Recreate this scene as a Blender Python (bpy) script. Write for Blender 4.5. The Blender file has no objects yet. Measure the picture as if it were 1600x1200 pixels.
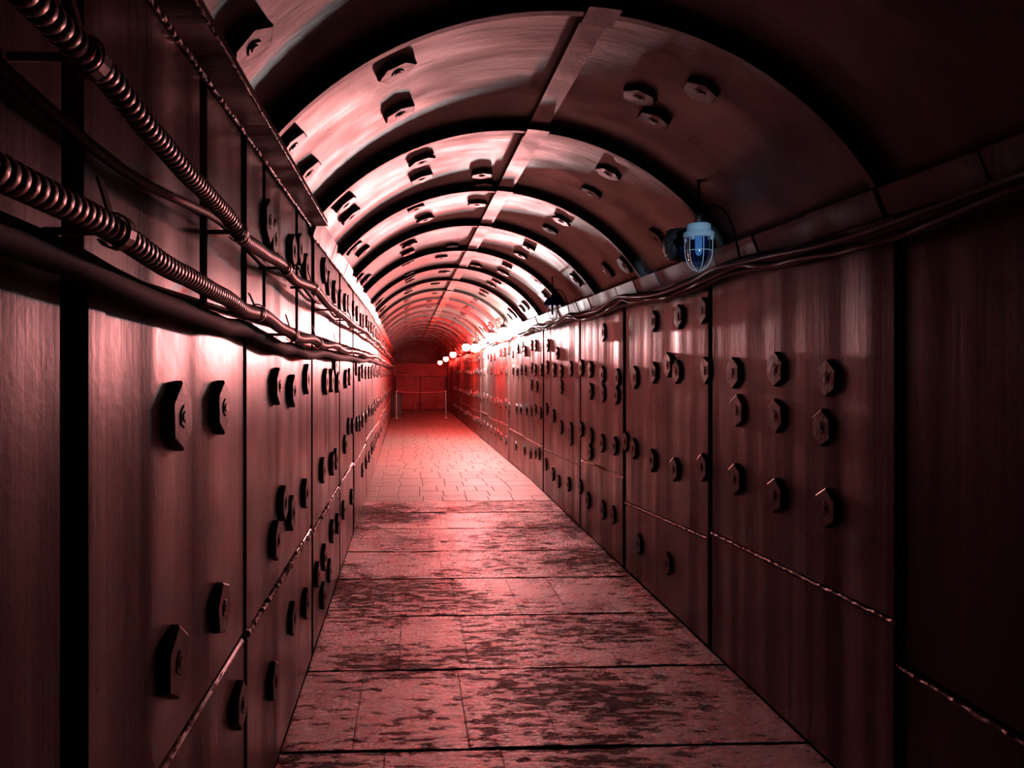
import bpy, math, random
from mathutils import Vector, Matrix
random.seed(7)
R = math.radians
scene = bpy.context.scene
col = scene.collection

# ------------------------------------------------------------------ camera
cam_data = bpy.data.cameras.new('camera')
cam = bpy.data.objects.new('camera', cam_data)
col.objects.link(cam)
cam.location = (0.0, 0.0, 1.5)
cam.rotation_euler = (R(90), 0, R(-2.3))
cam_data.sensor_fit = 'HORIZONTAL'
cam_data.sensor_width = 36.0
cam_data.lens = 27.0
cam_data.shift_x = 0.07
cam_data.shift_y = -0.01875
cam_data.clip_start = 0.02
cam_data.clip_end = 100
scene.camera = cam

# ------------------------------------------------------------------ world and exposure
world = bpy.data.worlds.new('world')
scene.world = world
world.use_nodes = True
world.node_tree.nodes['Background'].inputs['Color'].default_value = (0, 0, 0, 1)
world.node_tree.nodes['Background'].inputs['Strength'].default_value = 0
vs = scene.view_settings
vs.view_transform = 'Standard'
vs.look = 'None'
vs.gamma = 1.0
vs.use_curve_mapping = False
vs.exposure = -0.12
scene.cycles.diffuse_bounces = 1
scene.cycles.max_bounces = 6
LAMP = 1.0            # common factor on the lit lamps
# added narrow cold spot behind the camera, only to light the nearest lamp
ld = bpy.data.lights.new('added_cold_spot', 'SPOT'); ld.energy = 620; ld.color = (0.45, 0.72, 1.0)
ld.spot_size = math.radians(3.4); ld.spot_blend = 0.5; ld.shadow_soft_size = 0.01
lo = bpy.data.objects.new('added_cold_spot', ld); col.objects.link(lo); lo.location = (0.25, -1.4, 1.75)
lo.rotation_euler = (Vector((1.355, 3.55, 2.06))-Vector(lo.location)).to_track_quat('-Z', 'Y').to_euler()

# ------------------------------------------------------------------ tunnel shape
XL, XR = -0.5, 1.58                 # inner faces of the side walls
ACX, ACZ, AR = 0.5, 1.41, 1.28      # arch circle
Y0, Y1 = -2.2, 30.0
def warp(x, y, z):
    """past ten metres the tunnel runs slightly downhill and bends left"""
    if y > 10:
        return (x - 0.006*(y-10), y, z - 0.012*(y-10))
    return (x, y, z)

# ------------------------------------------------------------------ node helpers
class N:
    def __init__(s, name):
        s.m = bpy.data.materials.new(name); s.m.use_nodes = True
        s.t = s.m.node_tree; s.b = s.t.nodes['Principled BSDF']; s.o = s.t.nodes['Material Output']
    def add(s, typ, **kw):
        n = s.t.nodes.new(typ)
        for k, v in kw.items():
            if hasattr(n, k): setattr(n, k, v)
            else: n.inputs[k].default_value = v
        return n
    def link(s, a, b): s.t.links.new(a, b)
    def noise(s, scale_vec, scale=1.0, detail=3.0, rough=0.5, src=None):
        mp = s.add('ShaderNodeMapping'); mp.inputs['Scale'].default_value = scale_vec
        s.link(src or s.pos(), mp.inputs['Vector'])
        n = s.add('ShaderNodeTexNoise'); n.inputs['Scale'].default_value = scale
        n.inputs['Detail'].default_value = detail; n.inputs['Roughness'].default_value = rough
        s.link(mp.outputs[0], n.inputs['Vector'])
        return n.outputs['Fac']
    def pos(s):
        if not hasattr(s, '_p'): s._p = s.add('ShaderNodeNewGeometry')
        return s._p.outputs['Position']
    def ramp(s, fac, stops):
        r = s.add('ShaderNodeValToRGB'); e = r.color_ramp.elements
        while len(e) < len(stops): e.new(0.5)
        for i, (p, c) in enumerate(stops):
            e[i].position = p; e[i].color = (c[0], c[1], c[2], 1) if hasattr(c, '__len__') else (c, c, c, 1)
        s.link(fac, r.inputs[0]); return r.outputs[0]
    def mix(s, fac, a, b, blend='MIX'):
        m = s.add('ShaderNodeMix'); m.data_type = 'RGBA'; m.blend_type = blend
        for sock, v in ((m.inputs[0], fac), (m.inputs[6], a), (m.inputs[7], b)):
            if hasattr(v, 'is_linked'): s.link(v, sock)
            elif hasattr(v, '__len__'): sock.default_value = (v[0], v[1], v[2], 1)
            else: sock.default_value = v
        return m.outputs[2]
    def math(s, op, a, b):
        m = s.add('ShaderNodeMath'); m.operation = op
        for sock, v in ((m.inputs[0], a), (m.inputs[1], b)):
            if hasattr(v, 'is_linked'): s.link(v, sock)
            else: sock.default_value = v
        return m.outputs[0]
    def bump(s, h, strength, dist, prev=None):
        b = s.add('ShaderNodeBump'); b.inputs['Strength'].default_value = strength; b.inputs['Distance'].default_value = dist
        s.link(h, b.inputs['Height'])
        if prev is not None: s.link(prev, b.inputs['Normal'])
        return b.outputs[0]
    def set(s, **kw):
        for k, v in kw.items():
            sock = s.b.inputs[k.replace('_', ' ')]
            if hasattr(v, 'is_linked'): s.link(v, sock)
            elif hasattr(v, '__len__'): sock.default_value = (v[0], v[1], v[2], 1)
            else: sock.default_value = v

def steel_paint(name, c1, c2, rust, streak, wave, wave_d, r0, r1, fine=0.0015):
    """old oil paint on rolled steel: streaks along 'streak', broad dents along 'wave'"""
    n = N(name)
    st = n.noise(streak, 1, 4, 0.6)
    bl = n.noise((3, 3, 3), 1, 3, 0.6)
    base = n.ramp(st, [(0.36, c1), (0.64, c2)])
    drip = n.noise((streak[0]*3, streak[1]*3, streak[2]*1.6), 1, 4, 0.65)
    base = n.mix(n.ramp(drip, [(0.60, 0.0), (0.72, 0.75)]), base, [v*0.35 for v in c1])
    base = n.mix(n.ramp(bl, [(0.35, 0.0), (0.7, 0.45)]), base, rust)
    specks = n.noise((60, 60, 22), 1, 2, 0.6)
    base = n.mix(n.ramp(specks, [(0.66, 0.0), (0.72, 0.7)]), base, (0.03, 0.018, 0.014))
    grain = n.noise((35, 35, 35), 1, 4, 0.6)
    n.set(Base_Color=base, Roughness=n.math('ADD', n.ramp(bl, [(0.3, r0), (0.7, r1)]), n.math('MULTIPLY', n.math('SUBTRACT', st, 0.5), 0.12)))
    w = n.noise(wave, 1, 1.5, 0.4)
    b = n.bump(w, 1.0, wave_d)
    b = n.bump(st, 0.8, fine, b)
    b = n.bump(drip, 0.5, fine*0.8, b)
    b = n.bump(grain, 0.7, fine*0.7, b)
    n.link(b, n.b.inputs['Normal'])
    n.set(Metallic=0.0)
    n.b.inputs['Specular IOR Level'].default_value = 0.5
    return n.m

M = {}
M['wall_paint'] = steel_paint('wall_paint', (0.13,0.075,0.066), (0.215,0.14,0.125), (0.10,0.045,0.035), (2.2,11,0.55), (0.3,3.2,0.22), 0.030, 0.30, 0.46)
M['arch_paint'] = steel_paint('arch_paint', (0.16,0.105,0.09), (0.23,0.16,0.135), (0.12,0.065,0.05), (1.2,9,1.2), (1.6,2.6,1.6), 0.018, 0.33, 0.50)
M['trim_paint'] = steel_paint('trim_paint', (0.20,0.14,0.12), (0.28,0.20,0.17), (0.12,0.07,0.055), (9,3,9), (4,3,4), 0.01, 0.35, 0.5)
M['bolt_iron_shaded'] = steel_paint('bolt_iron_shaded', (0.08,0.045,0.039), (0.13,0.082,0.072), (0.06,0.028,0.022), (9,9,9), (6,6,6), 0.003, 0.36, 0.5, 0.0025)  # darker than the wall paint, so the bolts' shade sits in the colour
M['rib_shaded'] = steel_paint('rib_shaded', (0.045,0.028,0.024), (0.075,0.05,0.043), (0.03,0.016,0.012), (6,9,6), (6,6,6), 0.004, 0.4, 0.55)  # ribs' black shading put into the base colour
M['weld'] = steel_paint('weld', (0.34,0.23,0.19), (0.50,0.36,0.31), (0.18,0.10,0.07), (30,30,30), (25,25,25), 0.006, 0.3, 0.45, 0.004)
M['end_paint'] = steel_paint('end_paint', (0.24,0.004,0.003), (0.34,0.007,0.005), (0.14,0.003,0.003), (6,2,1), (2,1,0.5), 0.01, 0.45, 0.6)

M['end_dark'] = steel_paint('end_dark', (0.07,0.002,0.002), (0.10,0.003,0.003), (0.05,0.002,0.002), (6,2,1), (2,1,0.5), 0.01, 0.5, 0.65)

def plain(name, c, rough=0.5, metal=0.0, bumps=(60, 0.001)):
    n = N(name)
    v = n.noise((12, 12, 12), 1, 3, 0.6)
    n.set(Base_Color=n.mix(v, [a*0.75 for a in c], [min(1, a*1.2) for a in c]), Roughness=rough, Metallic=metal)
    g = n.noise((bumps[0],)*3, 1, 3, 0.6)
    n.link(n.bump(g, 0.6, bumps[1]), n.b.inputs['Normal'])
    return n.m
M['void'] = plain('void', (0.012,0.009,0.008), 0.8)
M['conduit_metal'] = plain('conduit_metal', (0.20,0.15,0.13), 0.38, 0.35, (90, 0.0008))
M['strap'] = plain('strap', (0.28,0.19,0.16), 0.4)
M['rubber'] = plain('rubber', (0.02,0.017,0.017), 0.6)
M['grey_cable'] = plain('grey_cable', (0.28,0.27,0.27), 0.38)
M['brown_cable'] = plain('brown_cable', (0.30,0.17,0.12), 0.5)
M['iron_dark'] = plain('iron_dark', (0.03,0.025,0.025), 0.55)
M['chrome'] = plain('chrome', (0.7,0.68,0.66), 0.25, 0.9)
M['wire'] = plain('wire', (0.75,0.80,0.82), 0.45)
M['shadow_band_pipe'] = plain('shadow_band_pipe', (0.012,0.010,0.010), 0.75)  # near black, for the shadow band under the lower conduit
M['rope'] = plain('rope', (0.45,0.12,0.10), 0.7)
M['pale_stick'] = plain('pale_stick', (0.7,0.6,0.55), 0.6)

# concrete slabs of the near floor: worn, damp, with dark pits and cross cracks
def floor_mat(name, c1, c2, dark, pit_lo, pit_hi, r0, r1, bump_d):
    n = N(name)
    big = n.noise((0.9, 1.1, 1), 1, 3, 0.6)
    crack = n.noise((8, 21, 5), 1, 7, 0.72)
    fine = n.noise((45, 75, 45), 1, 5, 0.65)
    base = n.ramp(n.noise((5, 9, 5), 1, 4, 0.6), [(0.3, c1), (0.7, c2)])
    h = n.math('ADD', n.math('MULTIPLY', crack, 0.72), n.math('MULTIPLY', big, 0.40))
    pit = n.ramp(h, [(pit_lo, 1.0), (pit_hi, 0.0)])
    base = n.mix(pit, base, dark)
    n.b.inputs['Specular IOR Level'].default_value = 0.5
    n.link(n.math('SUBTRACT', 0.85, n.math('MULTIPLY', pit, 0.80)), n.b.inputs['Specular IOR Level'])
    n.set(Base_Color=base, Roughness=n.ramp(n.math('ADD', n.math('MULTIPLY', big, 0.5), n.math('MULTIPLY', fine, 0.5)), [(0.35, r0), (0.65, r1)]))
    b = n.bump(crack, 0.9, bump_d)
    b = n.bump(n.ramp(h, [(pit_lo-0.03, 0.0), (pit_hi, 1.0)]), 0.9, bump_d*0.4, b)
    b = n.bump(fine, 0.8, bump_d*0.16, b)
    n.link(b, n.b.inputs['Normal'])
    return n.m
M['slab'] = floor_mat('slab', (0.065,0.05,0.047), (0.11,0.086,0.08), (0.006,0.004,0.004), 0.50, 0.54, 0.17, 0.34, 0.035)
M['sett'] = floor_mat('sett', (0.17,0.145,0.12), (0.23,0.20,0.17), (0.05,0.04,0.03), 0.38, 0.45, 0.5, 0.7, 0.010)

def emit(name, c, s):
    n = N(name)
    e = n.add('ShaderNodeEmission'); e.inputs['Color'].default_value = (*c, 1); e.inputs['Strength'].default_value = s
    n.link(e.outputs[0], n.o.inputs['Surface']); return n.m
WHITE, RED = (1.0, 0.86, 0.86), (1.0, 0.035, 0.025)
for nm, c, s in (('first', WHITE, 900), ('second', RED, 2500), ('third', WHITE, 800), ('fourth', RED, 1300), ('fifth', RED, 260), ('sixth', RED, 130), ('seventh', RED, 60)):
    M['glow_'+nm] = emit('glow_'+nm, c, s*LAMP)
M['glow_blue'] = emit('glow_blue', (0.30, 0.60, 1.0), 0.45)

def thin_glass(name, tint, gl=0.12):
    n = N(name)
    t = n.add('ShaderNodeBsdfTransparent'); t.inputs['Color'].default_value = (*tint, 1)
    g = n.add('ShaderNodeBsdfGlossy'); g.inputs['Roughness'].default_value = 0.06
    lw = n.add('ShaderNodeLayerWeight'); lw.inputs['Blend'].default_value = 0.25
    f = n.math('ADD', n.math('MULTIPLY', lw.outputs['Fresnel'], 0.6), gl*0.3)
    mx = n.add('ShaderNodeMixShader'); n.link(f, mx.inputs[0]); n.link(t.outputs[0], mx.inputs[1]); n.link(g.outputs[0], mx.inputs[2])
    n.link(mx.outputs[0], n.o.inputs['Surface']); return n.m
M['blue_glass'] = thin_glass('blue_glass', (0.25, 0.42, 0.75))
M['clear_glass'] = thin_glass('clear_glass', (0.92, 0.90, 0.92))
def translucent(name, c):
    n = N(name)
    d = n.add('ShaderNodeBsdfDiffuse'); d.inputs['Color'].default_value = (*c, 1)
    t = n.add('ShaderNodeBsdfTranslucent'); t.inputs['Color'].default_value = (*c, 1)
    mx = n.add('ShaderNodeMixShader'); mx.inputs[0].default_value = 0.6
    n.link(d.outputs[0], mx.inputs[1]); n.link(t.outputs[0], mx.inputs[2]); n.link(mx.outputs[0], n.o.inputs['Surface']); return n.m
M['milky_blue'] = translucent('milky_blue', (0.85, 0.92, 0.95))
M['blue_enamel'] = translucent('blue_enamel', (0.03, 0.16, 0.60))
M['blue_tube'] = plain('blue_tube', (0.06, 0.12, 0.45), 0.25)

# ------------------------------------------------------------------ mesh helpers
class MB:
    def __init__(s): s.v = []; s.f = []; s.smooth = []
    def add(s, vs, fs, smooth=False):
        o = len(s.v); s.v += [tuple(p) for p in vs]
        for f in fs: s.f.append(tuple(i+o for i in f)); s.smooth.append(smooth)
    def box(s, x0, x1, y0, y1, z0, z1):
        s.add([(x0,y0,z0),(x1,y0,z0),(x1,y1,z0),(x0,y1,z0),(x0,y0,z1),(x1,y0,z1),(x1,y1,z1),(x0,y1,z1)],
              [(0,3,2,1),(4,5,6,7),(0,1,5,4),(1,2,6,5),(2,3,7,6),(3,0,4,7)])
    def plate(s, corners, n, t, b):
        """bevelled plate: four corners of the front face (anticlockwise seen from outside), normal n, thickness t, bevel b"""
        c = [Vector(p) for p in corners]; n = Vector(n).normalized(); m = sum(c, Vector())/4
        inner = []
        for i in range(4):
            d1 = (c[(i+1) % 4]-c[i]).normalized(); d2 = (c[i-1]-c[i]).normalized()
            inner.append(c[i] + (d1+d2)*b)
        mid = [p - n*b for p in c]; back = [p - n*t for p in c]
        s.add(inner+mid+back, [(0,1,2,3)] + [(4+i, 4+(i+1) % 4, (i+1) % 4, i) for i in range(4)]
              + [(8+i, 8+(i+1) % 4, 4+(i+1) % 4, 4+i) for i in range(4)] + [(11,10,9,8)])
    def tube(s, pts, rad, seg=8, caps=True, smooth=True):
        pts = [Vector(p) for p in pts]; k = len(pts)
        rads = rad if hasattr(rad, '__len__') else [rad]*k
        vs = []; up = Vector((0,0,1))
        t0 = (pts[1]-pts[0]).normalized()
        a = t0.cross(up if abs(t0.z) < 0.9 else Vector((1,0,0))).normalized()
        for i in range(k):
            t = (pts[min(i+1, k-1)]-pts[max(i-1, 0)]).normalized()
            a = (a - t*a.dot(t)).normalized(); b = t.cross(a)
            for j in range(seg):
                q = 2*math.pi*j/seg
                vs.append(pts[i] + (a*math.cos(q)+b*math.sin(q))*rads[i])
        fs = [(i*seg+j, i*seg+(j+1) % seg, (i+1)*seg+(j+1) % seg, (i+1)*seg+j) for i in range(k-1) for j in range(seg)]
        s.add(vs, fs, smooth)
        if caps: s.add(vs[:seg], [tuple(range(seg))[::-1]]); s.add(vs[-seg:], [tuple(range(seg))])
    def lathe(s, prof, seg=20, c=(0,0,0), smooth=True, axis='z'):
        vs = []
        for r, z in prof:
            for j in range(seg):
                q = 2*math.pi*j/seg; x, y = r*math.cos(q), r*math.sin(q)
                vs.append((c[0]+x, c[1]+y, c[2]+z) if axis == 'z' else (c[0]+z, c[1]+x, c[2]+y))
        k = len(prof)
        s.add(vs, [(i*seg+j, i*seg+(j+1) % seg, (i+1)*seg+(j+1) % seg, (i+1)*seg+j) for i in range(k-1) for j in range(seg)], smooth)
    def mesh(s, name, m, do_warp=False):
        me = bpy.data.meshes.new(name)
        v = [warp(*p) for p in s.v] if do_warp else s.v
        me.from_pydata(v, [], s.f); me.polygons.foreach_set('use_smooth', s.smooth)
        me.materials.append(m); me.update(); return me
    def build(s, name, m, parent=None, do_warp=False):
        return link(name, s.mesh(name, m, do_warp), parent)
    def build_at(s, name, m, parent=None, do_warp=True):
        """mesh in world coordinates, origin moved to its centre"""
        if do_warp: s.v = [warp(*p) for p in s.v]
        c = [sum(p[i] for p in s.v)/len(s.v) for i in range(3)]
        s.v = [tuple(p[i]-c[i] for i in range(3)) for p in s.v]
        o = link(name, s.mesh(name, m), parent); o.location = c; return o

def link(name, data, parent=None):
    o = bpy.data.objects.new(name, data); col.objects.link(o)
    if parent is not None: o.parent = parent
    return o
def tag(o, label, cat, group=None):
    o['label'] = label; o['category'] = cat
    if group: o['group'] = group
    return o
def empty(name, loc):
    o = bpy.data.objects.new(name, None); col.objects.link(o); o.location = loc; o.empty_display_size = 0.05; return o
def struct(o, label):
    o['kind'] = 'structure'; o['label'] = label; return o
def kids(o): return [c for c in bpy.data.objects if c.parent is o]

# ------------------------------------------------------------------ hexagonal bolt plates (shared meshes)
def hex_mesh(name, size, t, seed):
    rnd = random.Random(seed); mb = MB()
    def ring(r, z, k=6, off=0.0, jit=0.0):
        return [(r*math.sin(2*math.pi*j/k+off)*(1+rnd.uniform(-jit, jit)), r*math.cos(2*math.pi*j/k+off)*(1+rnd.uniform(-jit, jit)), z) for j in range(k)]
    def skin(a, b, k, smooth=False):
        mb.add(a+b, [(j, k+j, k+(j+1) % k, (j+1) % k) for j in range(k)], smooth)
    o = ring(size/2, 0, jit=0.03)
    p = [(x, y, t*0.86) for x, y, z in o]; q = [(x*0.93, y*0.93, t) for x, y, z in o]
    skin(o, p, 6); skin(p, q, 6)
    h = [(x*0.34, y*0.34, t) for x, y, z in o]; skin(q, h, 6)
    d = [(x*0.31, y*0.31, t*1.12) for x, y, z in o]; skin(h, d, 6)
    k = [(x*0.16, y*0.16, t*1.12) for x, y, z in o]; skin(d, k, 6)
    u = [(x*0.15, y*0.15, t*1.22) for x, y, z in o]; skin(k, u, 6); mb.add(u, [(5,4,3,2,1,0)])
    return mb.mesh(name, M['bolt_iron_shaded'])
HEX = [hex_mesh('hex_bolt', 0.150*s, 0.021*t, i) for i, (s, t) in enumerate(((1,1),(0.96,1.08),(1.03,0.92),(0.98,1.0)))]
HEX_FAR = HEX
def put_bolt(parent, pos, n, up, k=None):
    n = Vector(n).normalized(); up = Vector(up); up = (up - n*up.dot(n)).normalized()
    a = random.gauss(0, R(5)); side = up.cross(n)
    y = up*math.cos(a)+side*math.sin(a); x = y.cross(n)
    o = link('hex_bolt', random.choice(HEX), parent)
    m = Matrix((x, y, n)).transposed().to_4x4(); m.translation = Vector(warp(*pos)) - n*0.001
    s = random.uniform(0.93, 1.05)
    pm = Matrix.Translation(parent.location) if parent is not None else Matrix()
    o.matrix_local = pm.inverted() @ m @ Matrix.Scale(s, 4)
    return o

# ------------------------------------------------------------------ side walls
def steps(a, b, p):
    k = max(1, round((b-a)/p)); return [a+(b-a)*i/k for i in range(k+1)]
wall_left = MB(); wall_right = MB()
for y in range(-2, 30, 2):
    wall_left.box(XL-0.30, XL-0.055, y, y+2, -0.08, 2.35)
    wall_right.box(XR+0.055, XR+0.30, y, y+2, -0.08, 2.25)
wall_left = struct(wall_left.build('wall_left', M['void'], None, True), 'left tunnel wall clad in bolted steel plates, carrying two ribbed conduits')
wall_right = struct(wall_right.build('wall_right', M['void'], None, True), 'right tunnel wall clad in bolted steel plates, under the lamps')

panels = {'L': [], 'R': []}
GAP = 0.034
def wall_panel(side, y0, y1, z0, z1, proud=0.0, zs=0.0, zt=0.0):
    mb = MB(); g = GAP if side == 'L' else 0.028
    a, b = y0+g, y1-g
    w = 0.006
    if side == 'L':
        x = XL+proud
        mb.plate([(x,a,z0+w),(x,b,z0+w+zs),(x,b,z1-w),(x,a,z1-w)], (1,0,0), 0.055, 0.006)
    else:
        x = XR-proud
        mb.plate([(x,b,z0+w+zs),(x,a,z0+w),(x,a,z1-w),(x,b,z1-w+zt)], (-1,0,0), 0.055, 0.006)
    o = mb.build_at('wall_panel', M['wall_paint'], wall_left if side == 'L' else wall_right)
    panels[side].append((y0, y1, z0, z1, o, proud)); return o
def weld_bead(side, y0, y1, z0, z1, r, name='weld_bead', x=None, parent=None, step=0.022):
    mb = MB(); k = max(4, int((y1-y0)/(step if y1 < 9 else 0.06)))
    xx = x if x is not None else (XL if side == 'L' else XR)
    pts = [(xx+random.uniform(-.25,.25)*r, y0+(y1-y0)*i/k, z0+(z1-z0)*i/k+random.uniform(-.35,.35)*r) for i in range(k+1)]
    mb.tube(pts, [r*random.uniform(0.55, 1.15) for _ in pts], 6, True, False)
    return mb.build_at(name, M['weld'], parent or (wall_left if side == 'L' else wall_right))

LY = [-2.1, -0.35, 1.16, 2.35, 3.98, 5.54, 6.86, 8.75] + steps(8.75, 29.9, 1.55)[1:]
LU = [-2.1, -0.9, 0.35, 1.16, 1.89, 2.35, 2.68, 3.46, 4.0, 4.78, 5.54, 6.2, 6.86, 7.7, 8.75] + steps(8.75, 29.9, 0.95)[1:]
LMID = 1.645
for i, (a, b) in enumerate(zip(LY, LY[1:])):
    zs = {2: 0.69, 3: 0.67, 4: 0.64}.get(i, 0.62+random.uniform(-.03,.03))
    pr = {1: 0.0, 2: 0.004}.get(i, random.uniform(-0.006, 0.008))
    if a == 1.16:      # first panel carries a raised edge strip
        mb = MB(); mb.plate([(XL+.010,1.19,0.02),(XL+.010,1.268,0.02),(XL+.010,1.262,LMID),(XL+.010,1.19,LMID)], (1,0,0), 0.06, 0.004)
        mb.build_at('edge_strip', M['wall_paint'], wall_left)
    wall_panel('L', a, b, 0.0, zs, pr+0.002)
    wall_panel('L', a, b, zs, LMID, pr)
    if a < 24: weld_bead('L', a+0.03, b-0.03, zs, zs-0.02, 0.011 if a > 2 else 0.007)
for a, b in zip(LU, LU[1:]):
    wall_panel('L', a, b, LMID, 2.21, random.uniform(-0.006, 0.006))
RY = [-2.1, -0.6, 0.9, 2.43, 3.98, 5.59, 7.04, 9.0, 10.59] + steps(10.59, 29.9, 1.5)[1:]
RZ = {3: (0.66, -0.04), 4: (0.58, -0.09), 5: (0.67, -0.04), 6: (0.57, -0.06), 7: (0.54, -0.02)}
for i, (a, b) in enumerate(zip(RY, RY[1:])):
    z0, dz = RZ.get(i, (0.55+random.uniform(-.03,.03), 0.0))
    pr = random.uniform(-0.006, 0.008)
    pr = {0: -0.026, 1: -0.026, 2: -0.022, 3: 0.0, 4: -0.002, 5: 0.003, 6: 0.0, 7: 0.004}.get(i, pr)
    if i == 2: b += 0.022
    if i == 3: a -= 0.018
    wall_panel('R', a, b, 0.0, z0, pr+0.002, 0.0, dz)
    wall_panel('R', a, b, z0, 2.04, pr, dz)
    if a < 26: weld_bead('R', a+0.02, b-0.02, z0, z0+dz, 0.007)

def host(side, y, z):
    best = None
    for p in panels[side]:
        d = max(p[0]-y, y-p[1], 0)+max(p[2]-z, z-p[3], 0)
        if best is None or d < best[0]: best = (d, p)
    return best[1]
def wall_bolt(side, y, z):
    p = host(side, y, z)
    y = min(max(y, p[0]+0.03), p[1]-0.03)
    if side == 'L': put_bolt(p[4], (XL+p[5], y, z), (1,0,0), (0,0,1))
    else: put_bolt(p[4], (XR-p[5], y, z), (-1,0,0), (0,0,1))
LEFT_BOLTS = [(1.61,1.39),(1.97,1.39),(2.84,1.42),(3.22,1.39),(3.69,1.43),(4.51,1.4),(4.84,1.4),(5.25,1.38),(5.08,1.5),(5.92,1.39),(6.29,1.4),(7.02,1.47),(7.46,1.41),(6.23,1),(6.64,0.97),(7.11,0.95),(7.46,0.93),(2.98,0.96),(3.19,0.88),(2.82,0.85),(3.62,0.89),(4.35,0.9),(4.87,0.87),(5.12,0.87),(5.87,0.89),(4.87,0.44),(5.21,0.42),(5.7,0.42),(6.5,0.38),(4.09,0.38),(4.41,0.39),(4.72,0.23),(3.22,0.43),(3.62,0.37),(4.35,0.19),(1.97,0.87),(1.58,0.88),(2.75,0.36),(2.17,0.53),(2.66,2),(2.8,1.96),(3.24,1.98),(3.44,2.02),(3.67,1.96),(4.38,2.04),(4.61,1.99),(5.04,1.98)]
RIGHT_BOLTS = [(3.66,1.46),(3.23,1.48),(2.82,1.45),(3.62,1.28),(3.23,1.28),(2.86,1.26),(3.64,0.95),(3.23,0.94),(2.83,0.96),(4.89,1.78),(4.42,1.78),(4.06,1.79),(5.31,1.41),(4.89,1.45),(4.61,1.5),(4.46,1.46),(4.02,1.47),(5.54,0.94),(5.33,0.91),(4.92,0.88),(4.5,0.88),(4.06,0.95),(6.16,1.76),(6.96,1.47),(6.6,1.46),(6.18,1.42),(5.74,1.4),(6.6,1.27),(6.18,1.27),(5.76,1.27),(6.96,0.91),(6.6,0.88),(6.62,0.74),(6.2,0.86),(5.81,0.88),(10.36,1.69),(9.82,1.75),(9.52,1.74),(8.68,1.72),(8.12,1.62),(11.57,1.45),(11.16,1.43),(10.78,1.44),(10.36,1.43),(9.82,1.46),(9.52,1.43),(9.1,1.44),(8.72,1.47),(8.3,1.44),(7.91,1.43),(7.91,1.27),(7.44,1.46),(9.82,1.24),(9.42,1.23),(12.02,0.87),(11.23,0.87),(10.84,0.88),(10.25,0.9),(9.87,0.9),(9.52,0.94),(9.15,0.92),(8.76,0.99),(8.33,0.94),(7.91,0.85),(7.44,0.86),(7.44,0.78),(11.29,0.32),(10.42,0.35),(9.92,0.35),(9.52,0.4),(9.24,0.42),(8.8,0.35),(8.37,0.3),(8.05,0.27),(7.53,0.32),(7.02,0.38),(6.69,0.31),(6.18,0.32),(5.87,0.34),(5.21,0.27),(4.62,0.29)]
ARCH_BOLTS = [(1.9,-45.1),(2.71,-25.5),(3.17,-25.3),(2.71,-46.5),(3.12,-46.2),(4.11,-20),(4.49,-19.7),(4.07,-41.6),(4.41,-41.4),(5.31,-21),(5.85,-17.4),(4.68,-2.4),(4.96,-0.6),(5.57,5.6),(3.06,20.3),(2.8,27.9),(3.2,25.6),(3.71,27.7),(4.08,27),(4.53,27.6),(5.03,28.1),(5.43,27.6),(5.84,27.3),(6.78,26.4),(7.26,26.2),(4.42,48.6),(5.26,51.9),(5.69,50.9),(6.63,48.9),(5.35,-44.3),(5.78,-41.8),(6.73,-48),(7.17,-45.7),(6.83,-23.2),(7.29,-23.8),(8.06,-23.9),(8.99,-23.3),(7.53,-3.5),(8.28,-6.9),(9.26,-1.9),(8.8,12),(8.17,25.3),(8.66,26.2),(7.91,40.2),(8.18,49.1),(10.78,50.6),(10.28,50.1)]

for y, z in LEFT_BOLTS: wall_bolt('L', y+0.04, z)
for y, z in RIGHT_BOLTS: wall_bolt('R', y, z)
y = 5.5
while y < 24:
    wall_bolt('L', y, 1.98+random.uniform(-.03,.03)); y += random.choice((0.36, 0.42, 0.62))
y = 7.9
while y < 24:
    wall_bolt('L', y, 1.41+random.uniform(-.03,.03)); wall_bolt('L', y+0.1, 0.93+random.uniform(-.03,.03))
    wall_bolt('L', y+0.05, 0.42+random.uniform(-.03,.03)); y += random.choice((0.40, 0.45, 0.66))
y = 12.3
while y < 26:
    wall_bolt('R', y, 1.44+random.uniform(-.03,.03)); wall_bolt('R', y+0.08, 0.9+random.uniform(-.03,.03))
    wall_bolt('R', y+0.02, 0.34+random.uniform(-.03,.03)); y += random.choice((0.42, 0.45, 0.66))
y = 10.6
while y < 24:
    wall_bolt('R', y, 1.72+random.uniform(-.04,.04)); y += random.choice((0.5, 0.9))

# ------------------------------------------------------------------ arched ceiling
def arc_pt(a, r, y): return (ACX+r*math.sin(R(a)), y, ACZ+r*math.cos(R(a)))
A0, A1, CROWN = -49.4, 57.4, 5.8
def arc_block(mb, a0, a1, y0, y1, r_in, r_out, n, bev=0.0):
    """curved bar: inner radius r_in (the face seen from below)"""
    vs = []
    for i in range(n+1):
        a = a0+(a1-a0)*i/n
        vs += [arc_pt(a, r_in+bev, y0), arc_pt(a, r_in, y0+bev), arc_pt(a, r_in, y1-bev), arc_pt(a, r_in+bev, y1), arc_pt(a, r_out, y1), arc_pt(a, r_out, y0)]
    fs = []
    for i in range(n):
        for j in range(6):
            fs.append((i*6+j, i*6+(j+1) % 6, (i+1)*6+(j+1) % 6, (i+1)*6+j))
    fs += [tuple(range(5, -1, -1)), tuple(n*6+j for j in range(6))]
    mb.add(vs, fs, False)
ceil = MB()
for y in range(-2, 30, 2): arc_block(ceil, A0-2, A1+2, y, y+2, AR+0.05, AR+0.25, 20)
ceiling = struct(ceil.build('ceiling', M['void'], None, True), 'arched tunnel ceiling of bolted steel rings')
RIB = [-1.35, -0.05, 1.22, 2.48, 3.75, 5.06, 6.33, 7.72, 9.1, 10.4]
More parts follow.
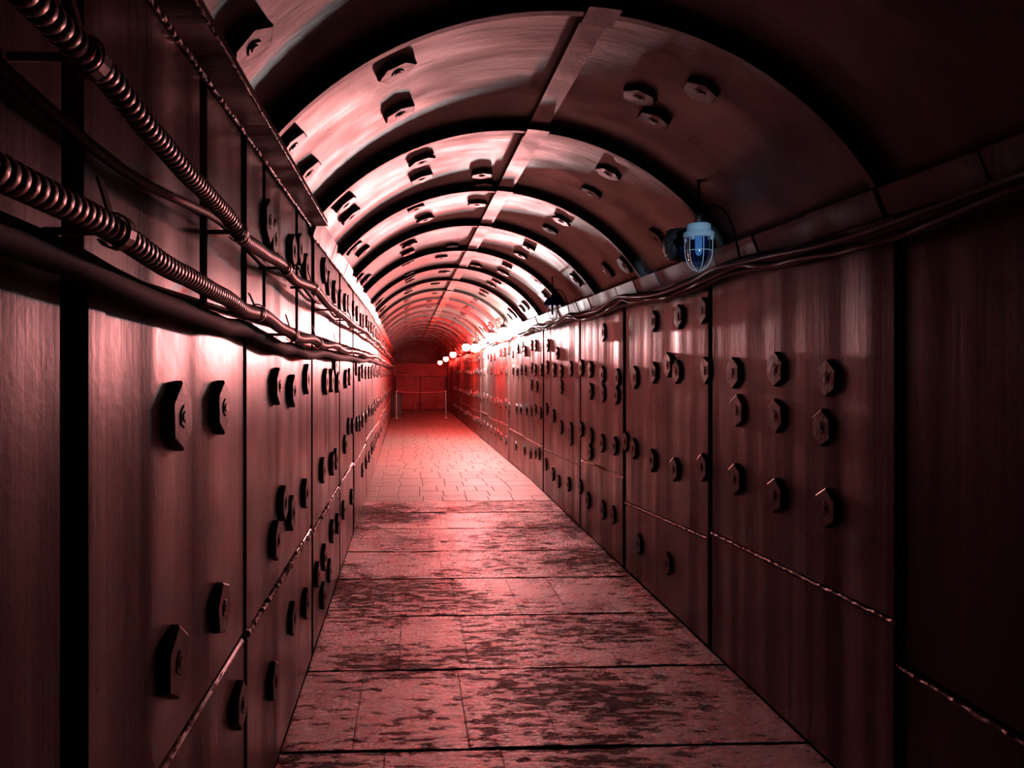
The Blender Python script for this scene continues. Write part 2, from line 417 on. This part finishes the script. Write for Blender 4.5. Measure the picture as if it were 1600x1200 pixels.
while RIB[-1] < 29: RIB.append(RIB[-1]+1.29)
RIB = [-2.1]+RIB[:-1]+[29.9]
plates = []
def smooth_part(o):
    o.data.polygons.foreach_set('use_smooth', [True]*len(o.data.polygons)); o.data.set_sharp_from_angle(angle=R(25)); return o
for i, (a, b) in enumerate(zip(RIB, RIB[1:])):
    for a0, a1 in ((A0, CROWN-1.9), (CROWN+1.9, A1)):
        mb = MB(); arc_block(mb, a0, a1, a+0.012, b-0.012, AR+random.uniform(-.004,.004), AR+0.05, 18, 0.004)
        o = smooth_part(mb.build_at('ceiling_plate', M['arch_paint'], ceiling)); plates.append((a, b, a0, a1, o))
        if i > 0:
            mb = MB(); arc_block(mb, a0, a1, a-0.020, a+0.022, AR-0.046, AR+0.05, 18, 0.004)
            smooth_part(mb.build_at('arch_rib', M['rib_shaded'], ceiling))
    # crown strip, one length per ring, and a short cover at every rib
    mb = MB(); arc_block(mb, CROWN-2.3, CROWN+2.1+random.uniform(-.2,.3), a+0.02, b-0.02, AR-0.030+random.uniform(-.003,.003), AR+0.03, 3, 0.003)
    mb.build_at('crown_strip', M['trim_paint'], ceiling)
    if i > 0:
        mb = MB(); arc_block(mb, CROWN-2.5, CROWN+2.5, a-0.07, a+0.07, AR-0.052, AR, 3, 0.004)
        mb.build_at('crown_cover', M['trim_paint'], ceiling)
def arch_bolt(y, a):
    if abs(a-CROWN) < 3: a = CROWN-6 if a < CROWN else CROWN+6
    for p in plates:
        if p[0] <= y <= p[1] and p[2] <= a <= p[3]:
            y = min(max(y, p[0]+0.07), p[1]-0.07)
            n = (-math.sin(R(a)), 0, -math.cos(R(a)))
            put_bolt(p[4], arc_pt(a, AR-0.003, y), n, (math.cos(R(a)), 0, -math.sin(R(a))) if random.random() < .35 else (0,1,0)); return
for y, a in ARCH_BOLTS: arch_bolt(y+0.05, a)
for a, b in zip(RIB, RIB[1:]):
    if a < 9 or a > 26: continue
    for ang in (-45, -23, -4, 26.5, 49.5):
        for f in ((0.36, 0.68) if abs(ang+4) > 1 else (0.5,)):
            arch_bolt(a+(b-a)*(f+random.uniform(-.05,.05)), ang+random.uniform(-1.5,1.5))

# ------------------------------------------------------------------ springing trims along the tops of both walls
mb = MB(); 
for y in range(-2, 30, 2):
    mb.add([(XL-.06,y,2.15),(XL-.06,y+2,2.15),(XL-.005,y+2,2.26),(XL-.005,y,2.26)], [(0,1,2,3)])
trim_1 = struct(mb.build('trim_1', M['void'], None, True), 'springing ledge between left wall and arch')
LT = [-2.1, -0.4, 1.3, 3.9] + steps(3.9, 29.9, 0.9)[1:]
for i, (a, b) in enumerate(zip(LT, LT[1:])):
    mb = MB(); q = 0.004+random.uniform(0,.006)
    xo, zo = (-0.412, 2.200) if a < 3.8 else (-0.452+random.uniform(-.004,.004), 2.255)
    xi, zi = (XL+.002, 2.196) if a < 3.8 else (XL+.012, 2.15+random.uniform(-.004,.004))
    mb.plate([(xi,b-q,zi),(xo,b-q,zo),(xo,a+q,zo),(xi,a+q,zi)], Vector((zo-zi, 0, -(xo-xi))), 0.03, 0.004)
    mb.build_at('trim_piece', M['trim_paint'] if a > 3.8 else M['wall_paint'], trim_1)
weld_bead('L', 0.3, 3.9, 2.196, 2.194, 0.0065, 'plaster_bead', XL+0.006, trim_1, 0.013)
weld_bead('L', 3.9, 8.7, 2.150, 2.150, 0.006, 'plaster_bead', XL+0.012, trim_1, 0.013)
weld_bead('L', 0.3, 3.9, 2.199, 2.199, 0.004, 'plaster_bead', -0.410, trim_1, 0.013)
mb = MB()
for y in range(-2, 30, 2):
    mb.add([(XR+.005,y,2.11),(XR+.005,y+2,2.11),(XR+.06,y+2,1.98),(XR+.06,y,1.98)], [(0,1,2,3)])
trim_2 = struct(mb.build('trim_2', M['void'], None, True), 'springing ledge between right wall and arch')
for a, b in zip(steps(-2.1, 29.9, 0.46), steps(-2.1, 29.9, 0.46)[1:]):
    mb = MB(); q = 0.004; e = random.uniform(-.006,.006)
    mb.plate([(XR-.048+e,b-q,2.082),(XR-.008+e,b-q,1.985),(XR-.008+e,a+q,1.985),(XR-.048+e,a+q,2.082)], Vector((-0.097, 0, -0.04)), 0.03, 0.004)
    mb.build_at('trim_piece', M['trim_paint'], trim_2)

# ------------------------------------------------------------------ floor
mb = MB()
for y in range(-2, 30, 2): mb.box(XL-0.06, XR+0.06, y, y+2, -0.25, -0.045)
floor = struct(mb.build('floor', M['void'], None, True), 'worn concrete and stone floor of the tunnel')
FY = [-2.1, -1.0, -0.2, 0.6, 1.40, 2.20, 2.99, 3.78, 4.59, 5.39, 6.18, 7.03, 7.8, 8.46]
for i, (a, b) in enumerate(zip(FY, FY[1:])):
    xs = [XL]; 
    while xs[-1] < XR-0.5: xs.append(xs[-1]+random.uniform(0.27, 0.46))
    xs.append(XR)
    for x0, x1 in zip(xs, xs[1:]):
        mb = MB(); z = random.uniform(-0.003, 0.002); g = 0.0007
        t1, t2 = random.uniform(-.002,.002), random.uniform(-.002,.002)
        mb.plate([(x0+g,a+.011,z+t1),(x1-g,a+.011,z+t2),(x1-g,b-.011,z-t1),(x0+g,b-.011,z-t2)], (0,0,1), 0.045, 0.002)
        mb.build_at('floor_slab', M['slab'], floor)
def sett(mb, x0, x1, a, b):
    z = random.uniform(-0.0015, 0.0015); g = 0.0025
    mb.plate([(x0+g,a+g,z),(x1-g,a+g,z+random.uniform(-.0012,.0012)),(x1-g,b-g,z),(x0+g,b-g,z+random.uniform(-.0012,.0012))], (0,0,1), 0.05, 0.003)
y = 8.46; row = 0
far = MB()
while y < 29.9:
    h = random.uniform(0.30, 0.38); x = XL; first = True
    while x < XR-1e-6:
        w = random.uniform(0.2, 0.3)*(0.6 if first else 1); first = False
        x1 = x+w if XR-x-w > 0.12 else XR
        if y < 15.5:
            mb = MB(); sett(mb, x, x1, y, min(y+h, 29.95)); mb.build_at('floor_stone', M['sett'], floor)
        else: sett(far, x, x1, y, min(y+h, 29.95))
        x = x1
    y += h
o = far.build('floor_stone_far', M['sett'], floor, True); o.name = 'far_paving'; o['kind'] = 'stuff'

# ------------------------------------------------------------------ far end wall with its steel gate
EY = 29.6
ex = lambda x: x-0.006*(EY-10)
ez = lambda z: z-0.012*(EY-10)
mb = MB(); mb.box(-1.2, 2.0, EY+0.35, EY+0.6, -0.5, 3.0)
wall_end = struct(mb.build('wall_end', M['end_dark']), 'red end wall closing the tunnel')
mb = MB()   # arched surround
vs = []; nn = 24
for i in range(nn+1):
    a = A0+(A1-A0)*i/nn
    for r in (AR+0.06, AR-0.16):
        p = arc_pt(a, r, 0); vs.append((ex(p[0]), EY, ez(p[2]))); vs.append((ex(p[0]), EY+0.35, ez(p[2])))
mb.add(vs, [(i*4+j, i*4+(j+1) % 4, (i+1)*4+(j+1) % 4, (i+1)*4+j) for i in range(nn) for j in (0,)] +
       [(i*4, i*4+2, (i+1)*4+2, (i+1)*4) for i in range(nn)] + [(i*4+2, i*4+3, (i+1)*4+3, (i+1)*4+2) for i in range(nn)])
mb.build('arch_surround', M['end_dark'], wall_end)
mb = MB(); mb.box(ex(-0.5), ex(1.58), EY+0.1, EY+0.34, ez(1.30), ez(1.38)); mb.build('header_beam', M['end_paint'], wall_end)
mb = MB(); mb.box(ex(-0.5), ex(1.58), EY+0.2, EY+0.345, ez(1.38), ez(1.78)); mb.build('header_panel', M['end_paint'], wall_end)
for k in range(12):
    x = ex(-0.15+k*0.135)
    mb = MB(); mb.box(x, x+0.085, EY+0.17, EY+0.2, ez(1.56), ez(1.70)); mb.build('header_slat', M['end_paint'], wall_end)
for s0, s1 in ((-0.42, 0.52), (0.54, 1.50)):
    mb = MB(); mb.plate([(ex(s0),EY+0.24,ez(0.0)),(ex(s1),EY+0.24,ez(0.0)),(ex(s1),EY+0.24,ez(1.30)),(ex(s0),EY+0.24,ez(1.30))], (0,-1,0), 0.09, 0.012)
    leaf = mb.build('gate_leaf', M['end_paint'], wall_end)
    mb = MB(); mb.box(ex(s0)+.03, ex(s1)-.03, EY+0.215, EY+0.24, ez(0.62), ez(0.66)); mb.build('gate_rail', M['end_paint'], leaf)
# rear closure behind the camera
mb = MB(); mb.box(-1.0, 2.1, -2.5, -2.2, -0.3, 3.0)
struct(mb.build('wall_rear', M['void']), 'dark closure of the tunnel behind the viewer')

# ------------------------------------------------------------------ ribbed conduits on the left wall
def interp(pts, y):
    for (y0, z0), (y1, z1) in zip(pts, pts[1:]):
        if y <= y1:
            t = (y-y0)/(y1-y0); t = t*t*(3-2*t) if y1-y0 > .2 else t
            return z0+(z1-z0)*t
    return pts[-1][1]
def ribbed_conduit(name, ctrl, x, r, clips, label):
    y0, y1 = ctrl[0][0], ctrl[-1][0]
    root = empty(name, (x, y0, ctrl[0][1]))
    tag(root, label, 'conduit', 'ribbed conduits along the left wall')
    pts, rad = [], []; y = y0; k = 0
    def c(y): return Vector(warp(x+0.008*math.sin(y*2.1), y, interp(ctrl, y)))
    while y < y1:
        p = 0.020 if y < 4 else 0.032 if y < 8 else 0.06
        for f, rr in ((0, 0.86), (0.16, 0.97), (0.5, 1.0), (0.84, 0.97)):
            pts.append(c(y+f*p)-root.location); rad.append(r*rr)
        y += p
    mb = MB(); mb.tube(pts, rad, 14, True, True)
    o = mb.build('ribbed_hose', M['conduit_metal'], root); o.data.set_sharp_from_angle(angle=R(40))
    for i, y in enumerate(clips):
        q = c(y)-root.location; mb = MB(); w = 0.011
        prof = []
        for j in range(13):      # strap round the hose, then a tail up the wall
            a = R(-150+300*j/12)
            prof.append((q.x+(r+.003)*math.cos(a), q.z+(r+.003)*math.sin(a)))
        wallx = XL+0.004-root.location.x - (0.006*(y-10) if y > 10 else 0)
        vs = [];
        for px, pz in prof: vs += [(px, q.y-w, pz), (px, q.y+w, pz)]
        n = len(prof)
        vs2 = []
        cx, cz = q.x, q.z
        for px, pz in prof:
            d = Vector((px-cx, 0, pz-cz)).normalized()*0.003
            vs2 += [(px+d.x, q.y-w, pz+d.z), (px+d.x, q.y+w, pz+d.z)]
        m = len(vs)
        fs = [(2*j, 2*j+1, 2*j+3, 2*j+2) for j in range(n-1)]+[(m+2*j, m+2*j+2, m+2*j+3, m+2*j+1) for j in range(n-1)]
        fs += [(2*j, 2*j+2, m+2*j+2, m+2*j) for j in range(n-1)]+[(2*j+1, m+2*j+1, m+2*j+3, 2*j+3) for j in range(n-1)]
        mb.add(vs+vs2, fs)
        mb.tube([(wallx, q.y, q.z), (q.x-r, q.y, q.z)], 0.006, 6)
        # tail of the strap, bent up and back to the wall
        h = random.uniform(0.03, 0.06)
        f = [(q.x-.004, q.y-w*.8, q.z+r), (q.x-.004, q.y+w*.8, q.z+r), (q.x-.02, q.y+w*.8, q.z+r+h), (q.x-.02, q.y-w*.8, q.z+r+h)]
        mb.add(f+[(a-.004, b, c_) for a, b, c_ in f], [(0,1,2,3),(7,6,5,4),(0,4,5,1),(1,5,6,2),(2,6,7,3),(3,7,4,0)])
        mb.build('strap', M['strap'], root)
    return root
LOW = [(-2.15, 1.695), (0.39, 1.69), (0.956, 1.685), (1.356, 1.661), (1.678, 1.651), (1.951, 1.636), (2.146, 1.642), (2.536, 1.617), (2.829, 1.597), (3.161, 1.607), (3.512, 1.588), (4.097, 1.603), (4.829, 1.588), (5.854, 1.597), (7.317, 1.583), (8.781, 1.597), (11.707, 1.588), (15.61, 1.597), (19.512, 1.583), (22.11, 1.588), (24.5, 1.588)]
UPP = [(-2.15, 1.9), (0.488, 1.89), (1.025, 1.881), (1.19, 1.861), (1.464, 1.846), (1.736, 1.836), (1.903, 1.812), (2.146, 1.817), (2.439, 1.826), (2.732, 1.803), (3.219, 1.822), (3.805, 1.793), (4.829, 1.803), (5.854, 1.793), (7.317, 1.803), (8.781, 1.788), (11.707, 1.793), (15.61, 1.783), (19.512, 1.793), (22.11, 1.783), (24.5, 1.783)]
ribbed_conduit('ribbed_conduit', LOW, -0.405, 0.019, [0.3, 1.06, 2.1, 2.7, 3.35, 4.3, 5.3, 6.4, 7.5, 8.8, 10.4, 12.5, 15, 18, 21, 24], 'lower of the two ribbed metal conduits strapped along the left wall')
ribbed_conduit('ribbed_conduit', UPP, -0.405, 0.019, [0.2, 0.97, 1.86, 2.55, 3.22, 4.15, 5.2, 6.2, 7.4, 8.6, 10.3, 12.4, 15, 18, 21, 24], 'upper of the two ribbed metal conduits, just below the left ledge')

pts = [Vector(warp(XL+0.036+0.006*math.sin(y*1.7), y, interp(LOW, y)-0.040+0.004*math.sin(y*3.1))) for y in [-2.1+0.15*i for i in range(int(26/0.15))]]  # pipe added so the shadow below the lower conduit reads as one band
root = pts[0].copy(); mb = MB(); mb.tube([p-root for p in pts], 0.024, 10)
o = mb.build('shadow_band_pipe', M['shadow_band_pipe']); o.location = root; tag(o, 'smooth black pipe added to fill the shadow band under the lower ribbed conduit', 'pipe')
# black cable sagging on hooks between the conduits
def run(ctrl, n=8, w=True):
    """smooth curve through control points"""
    P = [Vector(p) for p in ctrl]; out = []
    for i in range(len(P)-1):
        p0, p1, p2, p3 = P[max(i-1,0)], P[i], P[i+1], P[min(i+2,len(P)-1)]
        for k in range(n):
            t = k/n
            out.append(0.5*((2*p1)+(p2-p0)*t+(2*p0-5*p1+4*p2-p3)*t*t+(3*p1-p0-3*p2+p3)*t**3))
    out.append(P[-1])
    return [Vector(warp(*p)) for p in out] if w else out
c = []; y = -2.0; k = 0
hooks = []
while y < 24:
    c.append((XL+0.022, y, 1.862 if k % 2 == 0 else 1.825)); 
    if k % 2 == 0: hooks.append(y)
    y += 0.66; k += 1
root = empty('black_cable', (XL+0.03, -2.0, 1.862)); tag(root, 'smooth black cable sagging along the left wall behind the upper ribbed conduit', 'cable')
pts = [p-root.location for p in run(c, 5)]
mb = MB(); mb.tube(pts, 0.010, 8); mb.build('cable_sheath', M['rubber'], root)
for y in hooks[::2]:
    mb = MB(); q = Vector(warp(XL+0.03, y, 1.862))-root.location
    mb.tube([q+Vector((-.026,0,.07)), q+Vector((.0,0,.05)), q+Vector((.02,0,.0)), q+Vector((.0,0,-.018)), q+Vector((-.02,0,-.006))], 0.004, 6)
    mb.build('hook', M['iron_dark'], root)
# ------------------------------------------------------------------ cable bundle under the lamps on the right
def side_cable(name, r, mat, x, zf, label, y0=-2.0, y1=27, step=0.3, seed=1):
    rnd = random.Random(seed); c = []; y = y0
    while y < y1:
        c.append((x+rnd.uniform(-.008,.008), y, zf(y)+rnd.uniform(-.008,.008))); y += step
    pts = run(c, 5); root = pts[0].copy(); mb = MB(); mb.tube([p-root for p in pts], r, 8)
    o = mb.build(name, mat); o.location = root; return tag(o, label, 'cable', 'cables along the top of the right wall')
def sag(base, depth, pitch, ph): return lambda y: base - depth*abs(math.sin(math.pi*(y-ph)/pitch))
side_cable('thick_cable', 0.021, M['rubber'], XR-0.045, sag(1.985, 0.045, 1.9, 1.65), 'thickest black cable drooping under the right ledge', seed=2)
side_cable('thin_cable', 0.010, M['grey_cable'], XR-0.078, sag(1.985, 0.055, 1.9, 1.70), 'thin grey cable of the bundle under the right ledge', seed=3)
side_cable('thin_cable', 0.009, M['brown_cable'], XR-0.080, sag(1.955, 0.060, 1.9, 1.60), 'thin brown cable hanging lowest in the bundle under the right ledge', seed=4, step=0.16)
side_cable('thick_cable', 0.016, M['rubber'], XR-0.035, sag(1.935, 0.03, 1.9, 1.75), 'second black cable, lying against the right wall below the thickest one', seed=5)

# ------------------------------------------------------------------ caged bulkhead lamps
def cage_lamp(loc, kind, label, s=1.0):
    loc = Vector(loc); x, y, z = loc
    root = empty('cage_lamp', loc); tag(root, label, 'lamp', 'caged lamps along the top of the right wall')
    cap_m, glass_m = {'blue': (M['milky_blue'], M['blue_glass']), 'off': (M['blue_enamel'], M['clear_glass']),
                      }.get(kind) or (M['iron_dark'], M['glow_'+kind])
    lit = kind not in ('blue', 'off')
    seg = 28 if y < 9 else 14
    mb = MB()
    if kind == 'off': mb.lathe([(0.0,.125),(.02,.123),(.05,.110),(.070,.086),(.079,.060),(.084,.05),(.079,.052),(.066,.078),(.045,.1),(.0,.112)], seg)
    else: mb.lathe([(0.0,.118),(.048,.116),(.054,.110),(.055,.078),(.052,.078),(.050,.106),(.0,.11)], seg)
    mb.build('lamp_cap', cap_m, root)
    mb = MB(); mb.lathe([(.052,.080),(.064,.078),(.070,.072),(.071,.062),(.069,.050),(.062,.050),(.058,.062),(.052,.066)], seg)
    mb.build('collar', cap_m, root)
    for a in range(4):
        q = R(45+90*a); mb = MB(); mb.box(.063*math.cos(q)-.006, .063*math.cos(q)+.006, .063*math.sin(q)-.006, .063*math.sin(q)+.006, .036, .052)
        if y < 9: mb.build('lug', cap_m, root)
    mb = MB()
    if lit: mb.lathe([(.050,.062)]+[(.092*math.sin(R(a)), -.015+.092*math.cos(R(a))) for a in range(45, 180, 15)]+[(.0005,-.107)], 14)  # lit globe enlarged to stand for the glare round the bulb
    else: mb.lathe([(.052,.070),(.054,.02),(.053,-.02),(.047,-.05),(.034,-.075),(.016,-.09),(.0005,-.094)], seg)
    mb.build('glare_globe' if lit else 'glass', glass_m, root)
    if not lit:
        mb = MB()       # guard wires
        for a in range(3):
            q = R(30+60*a); cx, cy = math.cos(q), math.sin(q)
            prof = [(.062,.05),(.063,0),(.060,-.035),(.050,-.068),(.030,-.096),(0,-.112),(-.030,-.096),(-.050,-.068),(-.060,-.035),(-.063,0),(-.062,.05)]
            mb.tube([(p*cx, p*cy, h) for p, h in prof], 0.0017, 6)
        mb.tube([(.0635*math.cos(R(15*i)), .0635*math.sin(R(15*i)), -.012) for i in range(25)], 0.0017, 6, False)
        mb.build('guard', M['wire'], root)
    if kind in ('blue', 'off'):
        mb = MB()
        if kind == 'blue': mb.lathe([(.0,.100),(.015,.098),(.016,.03),(.015,-.018),(.009,-.030),(.0005,-.034)], 16)
        else: mb.lathe([(.0,.085),(.018,.08),(.018,.045),(.009,.04),(.009,-.045),(.0005,-.05)], 12)
        mb.build('bulb', M['glow_blue'] if kind == 'blue' else M['blue_tube'], root)
    # hanger: stem to the arch above and a feed cable to the bundle
    xw = x + (0.006*(y-10) if y > 10 else 0); dz = 0.012*(y-10) if y > 10 else 0
    za = ACZ+math.sqrt(AR*AR-(min(xw,1.57)-ACX)**2) - dz - z
    mb = MB(); mb.tube([(0,0,.116),(0,0,.14)], 0.016, 10); mb.tube([(0,0,.14),(.0,0,za+.02)], 0.007, 8)
    mb.build('stem', M['iron_dark'], root)
    wx = XR-0.05-xw
    mb = MB(); mb.tube(run([(0,0,.135),(.03,-.04,.19),(.08,-.08,.17),(.12,-.10,.08),(wx,-.06,1.97-dz-z)], 6, False), 0.005, 6)
    mb.build('feed_cable', M['rubber'], root)
    return root
cage_lamp((1.355, 3.55, 2.045), 'blue', 'caged lamp nearest the viewer, with pale blue cap and faint blue glow')
cage_lamp((1.375, 7.35, 2.03), 'off', 'unlit caged lamp with dark blue dome cap and clear glass')
cage_lamp((1.43, 11.6, 2.0), 'first', 'lit white lamp with dark cap, nearest of the lit lamps')
cage_lamp((1.41, 13.1, 1.985), 'second', 'second lit lamp from the viewer, glowing just beyond the dark-capped white lamp')
cage_lamp((1.335, 15.5, 1.86), 'third', 'third lit lamp from the viewer, low beside the wall cables')
cage_lamp((1.33, 18.0, 1.93), 'fourth', 'fourth lit lamp from the viewer, a round glare beside the third')
cage_lamp((1.25, 22.0, 1.81), 'fifth', 'third lit lamp from the far end of the tunnel')
cage_lamp((1.21, 25.5, 1.71), 'sixth', 'second lit lamp from the far end of the tunnel')
cage_lamp((1.14, 28.6, 1.60), 'seventh', 'farthest lit lamp, lowest of the row in front of the end wall')

# round cast junction box beside the nearest lamp
root = empty('junction_box', (1.40, 3.98, 2.13)); tag(root, 'round black junction box on the ledge behind the nearest blue lamp', 'junction box')
mb = MB(); mb.lathe([(.0,-.05),(.06,-.05),(.082,-.035),(.088,0),(.088,.15)], 24, smooth=True, axis='x'); mb.build('box_body', M['iron_dark'], root)
mb = MB(); mb.lathe([(.0,-.062),(.045,-.06),(.05,-.05)], 20, axis='x'); mb.build('box_lid', M['iron_dark'], root)
for a in (0, 90, 180, 270):
    mb = MB(); mb.lathe([(.0,-.058),(.006,-.056),(.007,-.048)], 8, (0, .068*math.cos(R(a)), .068*math.sin(R(a))), axis='x'); mb.build('screw', M['iron_dark'], root)

# ------------------------------------------------------------------ barrier at the far end
BZ = -0.012*(24-10)
def post(x, label):
    root = empty('barrier_post', (x, 24.0, BZ+0.002)); tag(root, label, 'barrier post', 'barrier posts at the far end')
    mb = MB(); mb.lathe([(0.0,0),(.15,0),(.15,.012),(.13,.022),(.03,.034),(.0,.036)], 20); mb.build('base', M['chrome'], root)
    mb = MB(); mb.lathe([(.020,.03),(.020,.80)], 12); mb.build('pole', M['chrome'], root)
    mb = MB(); mb.lathe([(.020,.79),(.028,.80),(.028,.85),(.02,.87),(.0,.875)], 12); mb.build('post_cap', M['chrome'], root)
post(-0.405, 'left chrome barrier post standing by the dark cabinet'); post(1.14, 'right chrome barrier post standing by the right wall')
mb = MB(); P = [(-0.385+1.505*i/14, 0, -0.03*math.sin(math.pi*i/14)) for i in range(15)]
mb.tube(P, 0.014, 8); o = mb.build('barrier_rope', M['rope']); o.location = (0, 24.0, BZ+0.83); tag(o, 'rope slung between the two chrome barrier posts', 'rope')
root = empty('cabinet', (-0.42, 24.75, -0.012*14.75+0.004)); tag(root, 'low dark cabinet against the left wall behind the left barrier post', 'cabinet')
mb = MB(); mb.plate([(-.15,-.15,.04),(.17,-.15,.04),(.17,-.15,.76),(-.15,-.15,.76)], (0,-1,0), 0.3, 0.008); mb.build('cabinet_body', M['iron_dark'], root)
mb = MB(); mb.plate([(-.13,-.165,.06),(.15,-.165,.06),(.15,-.165,.74),(-.13,-.165,.74)], (0,-1,0), 0.016, 0.004); d = mb.build('cabinet_door', M['iron_dark'], root)
mb = MB(); mb.box(.12, .135, -.18, -.163, .38, .46); mb.build('handle', M['iron_dark'], d)
mb = MB(); mb.box(-.15, .17, -.14, .14, 0, .04); mb.build('plinth', M['iron_dark'], root)
# triangular bracket where the conduits end
root = empty('wall_bracket', (-0.56, 24.6, 1.42)); tag(root, 'triangular iron bracket where the conduits end at the far left', 'bracket')
for name, a, b in (('strut', (-.02,0,.0), (.36,0,.42)), ('strut', (.36,0,.42), (.48,0,-.18)), ('crossbar', (.12,0,-.16), (.50,0,-.18)), ('strut', (.36,0,.42), (.22,0,-.17))):
    mb = MB(); mb.tube([a, b], 0.018, 6); mb.build(name, M['iron_dark'], root)
mb = MB(); mb.box(-.04, .10, -.05, .05, -.10, .10); mb.build('end_box', M['iron_dark'], root)
mb = MB(); mb.tube([(0.25, 29.2, -0.212), (0.19, 29.35, -0.02)], 0.012, 6); o = mb.build('pale_stick', M['pale_stick']); tag(o, 'short pale stick leaning on the red end gate', 'stick')
